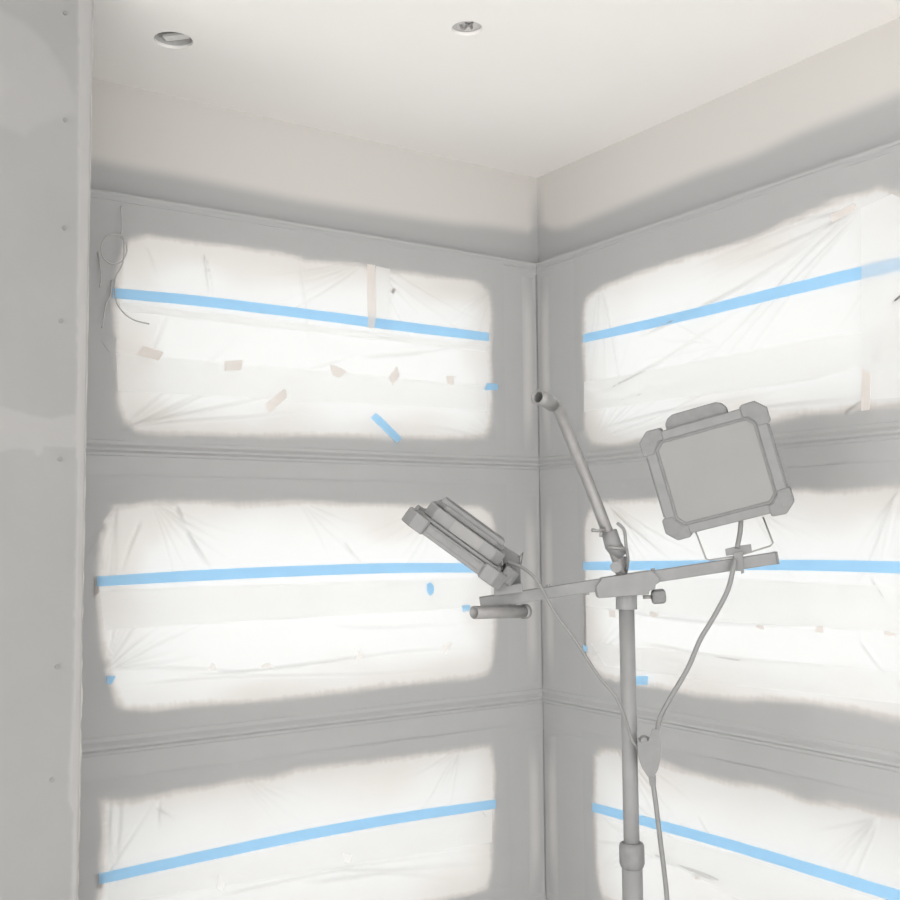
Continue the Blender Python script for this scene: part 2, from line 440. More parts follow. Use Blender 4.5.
nz = (vnoise(U*60, Z*60, 4)-.5)*.004
mud = np.maximum.reduce([(1-sstep(-.012, .008, s1+nz))*.45, (1-sstep(-.06, .02, s1b))*.75, (1-sstep(-.003, .003, s2+nz))*.55, (1-sstep(-.0025, .0015, s3))*(.85+.3*(vnoise(U*200, Z*30, 2)-.5))])
dz = mud*.0012
P = np.zeros(U.shape+(3,)); P[..., 0] = U; P[..., 1] = YP-dz; P[..., 2] = Z
part = link('wall_partition', grid_mesh('wall_partition', U, Z, P, {'mud': mud}), M_dry); tag(part, kind='structure')
bm = bmesh.new(); box(bm, (XL, YP+.0005, 0), (XP, Y0+.2, ZC)); 
bm_obj('partition_core', bm, M_dry, part)
bm = bmesh.new(); box(bm, (XL, YP, 0), (XP-.999, YP+.0004, ZC)); bm_obj('partition_board', bm, M_dry, part)
# ragged corner bead edge: thin strip of set compound standing on the arris
bm = bmesh.new()
n = 160; L1 = []; L2 = []; L3 = []
for i in range(n+1):
    z = ZC*i/n; j = random.uniform(-.0012, .0012)*(1.5 if .5 < z < 1.5 else .7)
    L1.append(bm.verts.new((XP-.001, YP-.0035, z))); L2.append(bm.verts.new((XP+.002+j, YP-.001, z))); L3.append(bm.verts.new((XP-.001, YP+.004, z)))
for i in range(n):
    bm.faces.new([L1[i], L2[i], L2[i+1], L1[i+1]]); bm.faces.new([L2[i], L3[i], L3[i+1], L2[i+1]])
bm_obj('corner_bead', bm, solid('set_joint_compound', (.47, .46, .44), .8, var=.02, scale=40), part)
for (px, py) in ((65, 13), (65, 120), (64, 228), (57, 667), (52, 780), (60, 459), (61, 321)):
    c = onY(px, py, YP); bm = bmesh.new()
    bmesh.ops.create_cone(bm, cap_ends=True, segments=14, radius1=.0045, radius2=.0045, depth=.002, matrix=Matrix.Translation((c.x, YP-.0012, c.z)) @ Matrix.Rotation(math.pi/2, 4, 'X'))
    bm_obj('drywall_screw', bm, M_screw, part)

# ------------------------------------------------------------------ plastic film sheets
def film(name, side, u0, u1, z1, z0, clear, creases, mat, label, wob=3):
    nu = 300; nv = 190
    us = np.linspace(u0, u1, nu); zs = np.linspace(z1, z0, nv); U, Z = np.meshgrid(us, zs)
    poly = [pix(side, px, py, WS) for px, py in clear]
    s = sdf_poly(U, Z, poly)
    fr = (vnoise(U*160+Z*25, Z*14, wob+9)+vnoise(U*14, Z*160-U*20, wob+10)-1)*.006
    nzz = fr+(vnoise(U*9+7, Z*9, wob)-.5)*.014+(vnoise(U*90, Z*90, wob+1)-.5)*.004
    ov = sstep(-.028, .013, s+nzz*.9)
    mist = sstep(-.13, .0, s+(vnoise(U*7, Z*9, wob+3)-.5)*.10)*.20*vnoise(U*5+3, Z*7, wob+8)*1.3
    ov = np.clip(np.maximum(ov, mist), 0, 1)
    D = (vnoise(U*9, Z*9, wob+5)-.5)*.003+(vnoise(U*25, Z*25, wob+6)-.5)*.0012
    fold = np.zeros_like(U)
    for (ax, ay, bx, by, wd, st) in creases:
        a = pix(side, ax, ay, WS); b = pix(side, bx, by, WS)
        ex, ey = b[0]-a[0], b[1]-a[1]; L2 = ex*ex+ey*ey; Ln = math.sqrt(L2)
        t = ((U-a[0])*ex+(Z-a[1])*ey)/L2
        dist = ((U-a[0])*ey-(Z-a[1])*ex)/Ln
        dist = dist + Ln*.012*np.sin(t*5+ax)
        env = np.clip(t*8, 0, 1)*np.clip((1-t)*1.6, 0, 1)*((t > 0) & (t < 1))
        w = wd*.0012*(1+.6*t)
        g = np.exp(-(dist/w)**2)*env
        fold = np.maximum(fold, g*st); D += g*.0035*st*2
    P = np.zeros(U.shape+(3,))
    if side == 'L': P[..., 0] = U; P[..., 1] = Y0-WS-D; P[..., 2] = Z
    else: P[..., 0] = X0-WS-D; P[..., 1] = U; P[..., 2] = Z
    org = np.array(wp(side, (u0+u1)/2, z0, WS)); P -= org
    o = link(name, grid_mesh(name, U, Z, P, {'overspray_shade': ov, 'fold': fold}, flip=(side == 'R')), mat)
    o.location = Vector(org); tag(o, label, 'plastic sheet', 'plastic masking sheets over the window panes')
    return o
def patch(name, side, quad, mat, w=WS+.0055, th=.0006, parent=None, label=None, cat=None, group=None, seg=1, slop=0):
    """a flat piece stuck on the film: quad/polygon given at its true place on the wall"""
    pts = [pix(side, px, py, w) for px, py in quad]
    n = len(pts); cu = sum(p[0] for p in pts)/n; cz = sum(p[1] for p in pts)/n
    org = wp(side, cu, cz, w); bm = bmesh.new()
    prism(bm, pts, w-th/2, w+th/2, to=lambda u, v, ww: tuple(wp(side, u, v, ww)-org))
    bmesh.ops.triangulate(bm, faces=[f for f in bm.faces if len(f.verts) > 4])
    o = bm_obj(name, bm, mat)
    if parent: o.parent = parent; o.location = org-parent.location
    else: o.location = org
    if label: tag(o, label, cat, group)
    # zero attributes for the film materials
    return o
def strip(side, name, pts, wpx, mat, label, w=WS+.0065):
    """long ribbon of tape along pixel polyline; real width constant-ish"""
    top = []; bot = []
    for i, (px, py, h) in enumerate(pts):
        top.append(pix(side, px, py-h/2, w)); bot.append(pix(side, px, py+h/2, w))
    org = wp(side, top[0][0], bot[0][1], w)
    bm = bmesh.new(); vt = []
    def sm(L):
        q = smoothpts([Vector((a, b, 0)) for a, b in L], 12); return [(p.x, p.y) for p in q]
    T = sm(top); B = sm(bot)
    ring = []
    for i in range(len(T)):
        dw = .0006*math.sin(i*.9)
        ring.append([bm.verts.new(wp(side, T[i][0], T[i][1], w+dw)-org), bm.verts.new(wp(side, B[i][0], B[i][1], w+dw)-org),
                     bm.verts.new(wp(side, B[i][0], B[i][1], w+dw-.0006)-org), bm.verts.new(wp(side, T[i][0], T[i][1], w+dw-.0006)-org)])
    for i in range(len(T)-1):
        for k in range(4): bm.faces.new([ring[i][k], ring[i][(k+1) % 4], ring[i+1][(k+1) % 4], ring[i+1][k]])
    bm.faces.new(ring[0]); bm.faces.new(ring[-1][::-1])
    o = bm_obj(name, bm, mat); o.location = org; tag(o, label, 'tape', 'long blue tapes across the plastic sheets'); return o

L1 = [(113,300),(116,262),(124,241),(145,234),(200,240),(300,255),(372,264),(430,274),(475,279),(490,290),(494,312),(494,400),(494,425),(487,438),(470,441),(400,441),(300,440),(200,438),(138,434),(122,424),(115,405),(112,350)]
L2 = [(97,560),(104,520),(114,506),(150,501),(300,500),(400,501),(480,505),(493,512),(497,530),(497,640),(495,662),(488,675),(470,679),(400,686),(300,698),(200,710),(150,714),(122,713),(111,702),(104,672),(96,640),(94,600)]
L3 = [(97,797),(130,796),(200,785),(300,767),(400,755),(470,745),(492,742),(497,770),(496,830),(494,870),(488,890),(470,897),(400,912),(300,932),(200,950),(97,965)]
R1 = [(582,310),(586,295),(600,285),(660,262),(700,250),(750,236),(800,214),(850,192),(880,181),(900,188),(925,200),(945,230),(948,380),(940,404),(900,410),(830,416),(770,424),(700,436),(650,444),(608,451),(590,446),(582,430),(581,370)]
R2 = [(583,525),(588,508),(600,501),(640,497),(720,493),(800,489),(900,483),(930,484),(945,500),(948,700),(940,728),(900,722),(850,712),(800,706),(700,698),(640,688),(602,680),(588,668),(583,645)]
R3 = [(592,755),(600,745),(625,748),(660,760),(700,771),(760,783),(800,794),(850,804),(900,813),(950,826),(950,990),(800,950),(700,925),(620,905),(602,898),(597,880),(593,850)]
def fan(cx, cy, a0, a1, n, r0, r1, seed, st=.5, wd=2.2):
    rr = random.Random(seed); out = []
    for i in range(n):
        a = math.radians(a0+(a1-a0)*(i+rr.uniform(-.3, .3))/max(1, n-1)); L = rr.uniform(r0, r1); o = rr.uniform(0, 6)
        out.append((cx+o*math.cos(a), cy+o*math.sin(a), cx+L*math.cos(a), cy+L*math.sin(a), wd*rr.uniform(.6, 1.3), .65*st*rr.uniform(.5, 1.2)))
    return out
cL1 = fan(368,262,150,175,5,60,150,1,.7)+fan(372,262,25,70,5,60,140,2,.4)+fan(118,432,-38,-8,7,90,220,3,.75)+fan(495,285,100,150,6,30,80,4,.5)+fan(496,440,190,250,7,30,90,5,.45)+[(203,253,209,296,1.6,.9),(206,255,214,300,1.2,.5),(300,262,310,350,3,.3),(140,380,175,290,3,.35),(360,360,480,342,3,.5),(300,372,370,352,3,.3),(145,246,160,280,2,.4)]
cL2 = fan(150,500,20,70,6,60,110,6,.75)+fan(103,672,-75,-10,10,50,150,7,.9)+fan(118,505,95,125,9,50,110,8,.5)+fan(440,505,110,160,6,50,120,9,.5)+fan(300,502,20,60,4,50,90,10,.4)+[(185,528,212,572,3,1.0),(176,505,185,530,3,.9),(343,540,365,570,2.5,.6),(100,668,300,676,2.5,.4),(180,672,490,650,2.2,.6),(120,690,460,664,2,.35),(262,618,275,588,2.5,-.3),(140,520,120,575,2,.6),(330,626,495,625,3,.3)]
cL3 = fan(460,748,100,150,7,30,90,11,.55)+fan(240,775,20,55,5,50,120,12,.4)+fan(105,880,-85,-60,5,50,110,13,.5)+[(110,802,108,880,3,.6),(120,800,116,880,3,.5),(480,810,495,826,2,.6),(300,880,490,865,4,.5),(320,868,460,880,4,.45),(160,800,158,830,2,.6),(155,806,175,820,2,.5),(200,896,490,848,3,.4)]
cR1 = fan(862,205,128,168,11,90,290,14,.75)+fan(600,282,75,100,7,60,160,15,.5)+fan(595,440,-70,-15,8,60,180,16,.45)+fan(720,345,150,200,4,50,110,17,.4)+fan(890,250,100,130,6,50,130,18,.6)+[(580,409,760,372,3,.45),(600,430,800,385,3,.45),(700,420,880,395,3,.55),(640,340,860,215,3,.8),(590,400,760,300,3,.6),(870,390,895,300,4,.8),(880,395,899,340,3,.7),(845,415,880,392,3,1.0)]
cR2 = fan(606,500,30,62,6,60,140,19,.8)+fan(900,492,105,130,6,50,110,20,.6)+fan(745,500,20,60,6,50,110,21,.4)+fan(590,660,-66,-35,5,40,110,22,.5)+fan(850,590,75,105,5,30,60,23,.5)+[(610,505,672,562,3,1.0),(590,608,900,633,2.5,.7),(860,640,899,690,3,.5),(640,646,900,673,2.5,.5),(620,560,640,620,3,.35),(870,575,900,625,3,.5),(700,600,760,622,3,.4)]
cR3 = fan(617,745,35,70,6,50,110,24,.6)+fan(880,815,110,165,9,40,110,25,.6)+fan(600,870,-50,-10,5,60,120,26,.4)+[(640,850,800,905,4,.6),(650,845,760,890,4,-.2),(590,842,720,850,3,.3),(697,812,740,880,3,.3),(620,790,700,860,3,.35)]
g = .028
FL1 = film('plastic_sheet', 'L', UL0-g, UL1+g, Z1t+g, Z1b-g, L1, cL1, M_film, 'plastic sheet over the top left window pane, dangling wire loop at its left edge', 10)
FL2 = film('plastic_sheet', 'L', UL0-g, UL1+g, Z2t+g, Z2b-g, L2, cL2, M_film, 'plastic sheet over the middle left pane, behind the lamp seen side-on', 20)
FL3 = film('plastic_sheet', 'L', UL0-g, UL1+g, Z3t+g, Z3b-g, L3, cL3, M_film3, 'plastic sheet over the bottom left pane, blue tape rising to the right', 30)
FR1 = film('plastic_sheet', 'R', UR0-g, UR1+g, Z1t+g, Z1b-g, R1, cR1, M_film, 'plastic sheet over the top right pane, above the front-facing work lamp', 40)
FR2 = film('plastic_sheet', 'R', UR0-g, UR1+g, Z2t+g, Z2b-g, R2, cR2, M_film, 'plastic sheet over the middle right pane, behind the tripod crossbar', 50)
FR3 = film('plastic_sheet', 'R', UR0-g, UR1+g, Z3t+g, Z3b-g, R3, cR3, M_film3, 'plastic sheet over the bottom right pane, blue tape falling to the right', 60)
# doubled film bands
for (side, q, par) in (('L', ((116,353),(487,386),(487,411),(118,391)), FL1), ('L', ((120,302),(486,345),(486,352),(120,311)), FL1), ('L', ((376,266),(390,269),(391,336),(375,334)), FL1),
                       ('L', ((100,590),(490,577),(492,607),(130,628),(104,630)), FL2), ('L', ((110,882),(492,806),(492,842),(250,882),(108,905)), FL3),
                       ('R', ((584,382),(800,342),(940,318),(940,350),(800,382),(584,412)), FR1), ('R', ((861,208),(892,194),(925,210),(940,240),(940,395),(862,400)), FR1),
                       ('R', ((586,578),(740,579),(940,588),(940,636),(740,622),(586,606)), FR2), ('R', ((590,643),(740,657),(940,677),(940,708),(740,686),(605,666)), FR2),
                       ('R', ((600,818),(740,856),(940,920),(940,960),(740,900),(640,850)), FR3)):
    patch('film_overlap', side, q, M_film2, WS+(.0078 if q[0] == (861, 208) else .0048 if q[0] == (376, 266) else .0030), .0003, par)
# long blue tapes
strip('L', 'blue_tape', [(113,293,10),(200,301,10.5),(300,313,10),(400,326,10),(489,337,8.5)], 0, M_blue, 'long blue tape across the top left plastic sheet')
strip('L', 'blue_tape', [(97,581.5,10),(200,575.5,11),(300,571,10.5),(400,568,10),(496,568,9)], 0, M_blue, 'long blue tape across the middle left plastic sheet, partly behind the side-on lamp')
strip('L', 'blue_tape', [(99,879,11),(200,857,11),(300,836,11),(400,818,10.5),(496,804,9)], 0, M_blue, 'long blue tape across the bottom left plastic sheet')
strip('R', 'blue_tape', [(583,338.5,8.5),(640,326,9.5),(700,312,10.5),(780,292,12),(860,273,13),(910,262,14),(948,254,14)], 0, M_blue, 'long blue tape across the top right plastic sheet', w=WS+.0060)
strip('R', 'blue_tape', [(583,566,8.5),(660,565.5,9.5),(740,565,10),(820,565.5,11),(900,567.5,12),(948,569,12)], 0, M_blue, 'long blue tape across the middle right plastic sheet, behind the crossbar')
strip('R', 'blue_tape', [(592,807,9),(640,820,10),(720,842,11),(800,866,12),(900,897,13),(948,912,13)], 0, M_blue, 'long blue tape across the bottom right plastic sheet')
BG = 'small beige tape scraps on the top left sheet'
def q(cx, cy, w, h, a, k=.15, seed=0):
    rr = random.Random(seed+int(cx)); a = math.radians(a); out = []
    for sx, sy in ((-1, -1), (1, -1), (1, 1), (-1, 1)):
        x = sx*w/2*(1+rr.uniform(-k, k)); y = sy*h/2*(1+rr.uniform(-k, k))
        out.append((cx+x*math.cos(a)-y*math.sin(a), cy+x*math.sin(a)+y*math.cos(a)))
    return out
sc = lambda side, quad, mat, nm, label, group=None: patch(nm, side, quad, mat, WS+.0095, label=label, cat='tape', group=group)
sc('L', ((144,346),(164,352),(159,361),(137,354)), M_beige, 'masking_tape', 'beige tape scrap at the left end of the row on the top left sheet', BG)
sc('L', ((225,361),(243,360),(241,370),(225,371)), M_beige, 'masking_tape', 'beige rectangular tape scrap second from left in the row on the top left sheet', BG)
sc('L', ((330,364),(347,371),(340,378),(332,374)), M_beige, 'masking_tape', 'beige wedge tape scrap in the middle of the row on the top left sheet', BG)
sc('L', ((397,366),(400,375),(393,386),(389,377)), M_beige, 'masking_tape', 'upright diamond-shaped beige tape scrap on the top left sheet', BG)
sc('L', ((446,376),(455,376),(453,385),(448,384)), M_beige, 'masking_tape', 'smallest squarish beige tape scrap, right end of the row on the top left sheet', BG)
sc('L', ((285,388),(287,397),(270,413),(265,405)), M_beige, 'masking_tape', 'tilted beige tape piece below the row on the top left sheet', BG)
sc('L', ((367,264),(375,265),(376,318),(374,329),(368,328)), M_beige, 'masking_tape', 'upright beige tape strip crossing the blue tape on the top left sheet')
sc('L', ((393,288),(396,289),(394,294),(391,292)), M_shade, 'tape_fleck', 'tiny grey tape fleck beside the upright beige strip')
sc('L', ((376,413),(381,417),(402,438),(397,443),(371,418)), M_blue, 'blue_tape_scrap', 'diagonal short blue tape at the lower edge of the top left sheet')
sc('L', ((487,383),(498,384),(498,390),(484,390)), M_blue, 'blue_tape_scrap', 'tiny blue tape scrap at the right edge of the top left sheet')
sc('L', ((430,582),(434,586),(434,592),(430,596),(427,592),(427,584)), M_blue, 'blue_tape_scrap', 'small upright blue tape scrap under the side-on lamp')
sc('L', ((462,606),(469,604),(471,610),(463,612)), M_bluep, 'blue_tape_scrap', 'pale blue tape scrap beside the open end of the horizontal tube')
sc('L', ((107,676),(116,676),(112,684),(107,684)), M_blue, 'blue_tape_scrap', 'blue tape corner at the lower left edge of the middle left sheet')
PG = 'pale tape tips on the middle left sheet'
sc('L', ((213,662),(218,670),(208,670)), M_pale, 'masking_tape', 'leftmost pale triangular tape tip on the middle left sheet', PG)
sc('L', ((259,668),(267,662),(276,668)), M_pale, 'masking_tape', 'wide low pale tape tip, second from left on the middle left sheet', PG)
sc('L', ((359,649),(364,657),(355,661)), M_pale, 'masking_tape', 'pale triangular tape tip in the middle of the middle left sheet', PG)
sc('L', ((442,645),(453,642),(446,654),(443,652)), M_pale, 'masking_tape', 'rightmost pale tape tip on the middle left sheet', PG)
sc('L', ((343,853),(352,855),(350,863),(344,862)), M_white, 'masking_tape', 'white tape scrap under the blue tape on the bottom left sheet, right one of two')
sc('L', ((219,874),(225,884),(222,891),(217,888)), M_white, 'masking_tape', 'white tape scrap near the bottom edge of the photo on the bottom left sheet')
sc('R', ((862,368),(871,374),(870,410),(861,411)), M_beige, 'masking_tape', 'torn upright beige tape strip at the lower right of the top right sheet')
sc('R', ((831,214),(855,203),(856,209),(832,223)), M_beige, 'masking_tape', 'pale beige tape patch near the top edge of the top right sheet')
RG = 'pale tape scraps on the middle right sheet'
for (qd, lb) in ((((609,610),(615,611),(615,618),(609,617)), 'pale tape scrap just left of the tripod pole on the middle right sheet'),
                 (((650,611),(658,613),(656,618),(649,616)), 'pale tape scrap just right of the tripod pole on the middle right sheet'),
                 (((756,624),(764,626),(764,630),(757,628)), 'pale tape scrap below the right end of the crossbar'),
                 (((816,627),(824,626),(823,633),(815,632)), 'pale tape scrap between the crossbar end and the right edge of the photo'),
                 (((884,631),(896,634),(894,637),(884,635)), 'pale tape scrap closest to the right edge of the photo on the middle right sheet')):
    sc('R', qd, M_beige, 'masking_tape', lb, RG)
sc('R', ((636,676),(648,676),(647,685),(636,685)), M_blue, 'blue_tape_scrap', 'small blue tape scrap right of the tripod pole, on the middle right sheet')
sc('R', ((583,645),(587,646),(587,652),(583,651)), M_blue, 'blue_tape_scrap', 'tiny blue tape scrap at the left edge of the middle right sheet')
sc('R', ((694,875),(700,877),(698,880),(695,879)), M_beige, 'masking_tape', 'tiny beige tape scrap on the bottom right sheet')
# grey stubs where the blue tape turns onto the frame
for side, qd, lb in (('L', ((95,577),(100,577),(99,593),(94,598)), 'grey painted tape end at the left of the middle left blue tape'),
                     ('L', ((97,874),(103,874),(103,888),(98,889)), 'grey painted tape end at the left of the bottom left blue tape')):
    patch('tape_end', side, qd, M_shade, WS+.004, label=lb, cat='tape')
# loose film wisps hanging at the right stile of the left window
def wire(name, pts, r, label, mat=M_thin, cat='wire', parent=None, n=8):
    P = [Vector(p) for p in pts]; org = P[0].copy()
    o = tube_obj(name, [p-org for p in P], r, mat, parent, 8, sm=n)
    if parent is None:
        o.location = org; tag(o, label, cat)
    return o
def LW(px, py, w=.08): return onY(px, py, Y0-w)
# looped wire on the left jamb
lp = [LW(121,206,.062), LW(122,228,.075)]
for k in range(0, 15):
    a = math.radians(-60+k*27); lp.append(LW(114+13*math.cos(a), 249+15*math.sin(a), .08+.001*k))
lp += [LW(123,262,.1), LW(115,280,.09), LW(116,300,.09), LW(123,312,.085), LW(134,320,.08), LW(149,324,.06)]
w1 = wire('cable_loop', lp, .0017, 'thin grey wire coiled in a loop at the left of the top left sheet')
wire('loose_wire', [LW(98,252,.047), LW(101,275,.07), LW(100,287,.075)], .0016, 'short pale wire hanging left of the wire loop')
wire('loose_wire', [LW(112,280,.047), LW(110,296,.07), LW(106,304,.07), LW(102,328,.075)], .0016, 'pale wire hanging down the left jamb below the wire loop')
# torn plastic flap on the jamb
patch('plastic_flap', 'L', ((102,342),(117,337),(115,346),(109,352)), M_frame, .049, .001, label='small torn grey plastic flap at the left edge of the top left sheet', cat='plastic flap')
# short dangling wire at the right edge
wire('loose_wire', [onX(893,303,X0-.05), onX(899,297,X0-.06), onX(907,292,X0-.07)], .0022, 'dark wire end at the right edge of the photo below the top right blue tape', M_screw)

# ------------------------------------------------------------------ tripod stand
D = 2.30
top = dep(626.5, 606, D)
base = Vector((top.x, top.y, 0))
st = empty('tripod_stand', base); tag(st, 'grey steel tripod stand with tilted crossbar and bent tube, before the window corner', 'light stand')
def S(p): return Vector(p)-base
cr = camo.matrix_world.to_3x3()
rt = Vector(cr.col[0]); rt.z = 0; rt.normalize()          # horizontal, to the right of the picture
fw = Vector((0, 0, 1)).cross(rt).normalized()             # horizontal, away from the viewer
up = Vector((0, 0, 1))
pzl = onY  # noqa
def zat(py): return dep(628, py, D).z
bm = bmesh.new(); tube(bm, [(0, 0, zat(860)-.02), (0, 0, top.z)], .0165, 28); o = bm_obj('upper_pole', bm, M_pole, st)
for p in o.data.polygons: p.use_smooth = len(p.vertices) == 4
bm = bmesh.new(); tube(bm, [(0, 0, .28), (0, 0, zat(852))], .0215, 28); o = bm_obj('lower_pole', bm, M_pole, st)
for p in o.data.polygons: p.use_smooth = len(p.vertices) == 4
z1, z0 = zat(837), zat(860)
bm = bmesh.new(); tube(bm, [(0,0,z0-.004),(0,0,z0),(0,0,z0+.006),(0,0,z1-.008),(0,0,z1-.002),(0,0,z1)], [.0215,.024,.0262,.0262,.024,.019], 28); o = bm_obj('collar', bm, M_bump, st)
for p in o.data.polygons: p.use_smooth = len(p.vertices) == 4
bm = bmesh.new(); tube(bm, [(0,0,.24),(0,0,.36)], .032, 24); bm_obj('leg_hub', bm, M_bar, st)
for k in range(3):
    a = math.radians(90+120*k+20); dv = Vector((math.cos(a), math.sin(a), 0))
    lg = tube_obj('leg', [dv*.03+up*.34, dv*.55+up*.015], .012, M_bar, st, 12)
    tube_obj('rubber_foot', [dv*.535+up*.022, dv*.565+up*.010], .015, M_bump, lg, 12)
    tube_obj('brace', [dv*.03+up*.26, dv*.30+up*.175], .006, M_bar, st, 8)
# socket under the crossbar
bm = bmesh.new(); tube(bm, [(0,0,zat(609)), (0,0,zat(595))], .0225, 24); bm_obj('socket', bm, M_pole, st)
# crossbar: square tube
bl = S(dep(480, 603, D-.03)); br = S(dep(775, 558, D-.03)); bd = (br-bl).normalized()
bn = bd.cross(up).normalized(); bu = bn.cross(bd).normalized(); 
if bu.z < 0: bu = -bu
def barM(t, off_u=0, off_n=0):
    p = bl+(br-bl)*t+bu*off_u+bn*off_n
    m = Matrix.Identity(4); m.col[0][:3] = bd; m.col[1][:3] = bn; m.col[2][:3] = bu; m.col[3][:3] = p; return m
Lb = (br-bl).length
bm = bmesh.new(); box(bm, (0, -.012, -.0125), (Lb, .012, .0125), barM(0)); cbar = bm_obj('crossbar', bm, M_bar, st, bevel=.002)
bm = bmesh.new(); box(bm, (.0, -.0125, -.0130), (.004, .0125, .0130), barM(1)); bm_obj('end_cap', bm, M_bump, cbar)
# small studs along the bar
for t_, s_ in ((.235, 1), (.42, -1), (.59, 1), (.36, -1)):
    bm = bmesh.new(); tube(bm, [(0, 0, .012*s_), (0, 0, .017*s_)], .0045, 10); o = bm_obj('bolt', bm, M_steel, st); o.matrix_local = barM(t_)
# centre bracket: channel plate gripping the bar
bm = bmesh.new()
poly = [(-.062, -.006), (-.060, -.030), (.045, -.038), (.047, -.031), (.060, -.028), (.062, -.020), (.070, -.017), (.072, -.008), (.058, .010), (-.045, .010)]
tc_ = (S(dep(625, 590, D-.03))-bl).dot(bd)/Lb
prism(bm, poly, -.020, .020, barM(tc_, .004), to=lambda u, v, w: (u, w, v))
bm_obj('centre_bracket', bm, M_bar, st, bevel=.0015)
# clamping knob to the right of the bracket
k0 = S(dep(643, 597, D-.03)); k1 = S(dep(652, 597, D-.03)); k2 = S(dep(665, 596, D-.03))
kn = tube_obj('knob_screw', [k0, k1], .004, M_steel, st, 10)
bm = bmesh.new(); tube(bm, [k1, k1+(k2-k1)*.15, k1+(k2-k1)*.85, k2], [.013, .0155, .0155, .013], 8); bm_obj('knob', bm, M_bump, st)
bm = bmesh.new(); tube(bm, [S(dep(616, 567, D-.055)), S(dep(616, 567, D-.02))], .0118, 18); bm_obj('clamp_bolt', bm, M_bar, st, bevel=.001)
# upper bent tube with open end
ta = [dep(538,397,D-.10), dep(548,401,D-.075), dep(557,408,D-.05), dep(565,425,D-.03), dep(575,450,D-.015), dep(590,487,D), dep(604,523,D), dep(616,555,D), dep(622,575,D)]
bt = tube_obj('bent_tube', [S(p) for p in smoothpts(ta, 8)], .0128, M_steel, st, 22, hollow=.86)
tube_obj('grip_sleeve', [S(dep(537.5,396.8,D-.101)), S(dep(546,400,D-.08)), S(dep(553,405,D-.062))], [.0162, .0162, .0150], M_steel, bt, 22, hollow=.80)
# bicycle-style clamp on the bent tube
cm = (S(dep(622,573,D))-S(dep(604,523,D))).normalized()
cl = tube_obj('tube_clamp', [S(dep(609,531,D)), S(dep(613,545,D)), S(dep(621,556,D))], [.017, .0185, .016], M_bar, st, 18)
tube_obj('wing_lever', [S(dep(605,529,D-.02)), S(dep(598,531,D-.025)), S(dep(592,530,D-.03))], [.004, .003, .0045], M_steel, cl, 8)
tube_obj('wing_lever', [S(dep(601,530,D-.022)), S(dep(601,537,D-.022))], [.003, .004], M_steel, cl, 8)
tube_obj('clamp_screw', [S(dep(609,547,D-.02)), S(dep(626,549,D-.02))], .004, M_steel, cl, 8)
tube_obj('clamp_hook', [S(dep(617,523,D-.012)), S(dep(624,530,D-.018)), S(dep(626,545,D-.02)), S(dep(628,560,D-.015)), S(dep(626,572,D-.01))], .0035, M_bar, cl, 8, sm=5)
bm = bmesh.new(); box(bm, (-.009, -.011, -.016), (.009, .011, .012)); o = bm_obj('spacer_block', bm, M_bar, cl, bevel=.002); o.location = S(dep(622, 562, D+.004))
# lower tube held under the left end of the crossbar
lt0 = S(dep(474, 612.5, D-.12)); lt1 = S(dep(526, 611.5, D-.02))
lt = tube_obj('handle_tube', [lt0, lt1], .0132, M_steel, st, 24, hollow=.86)
tube_obj('end_ring', [lt1-(lt1-lt0).normalized()*.008, lt1+(lt1-lt0).normalized()*.002], .0155, M_steel, lt, 24, hollow=.8)
bm = bmesh.new(); box(bm, (-.006, -.006, -.008), (.006, .006, .010)); o = bm_obj('tube_hanger', bm, M_bar, st); o.location = S(dep(512, 604, D-.035))

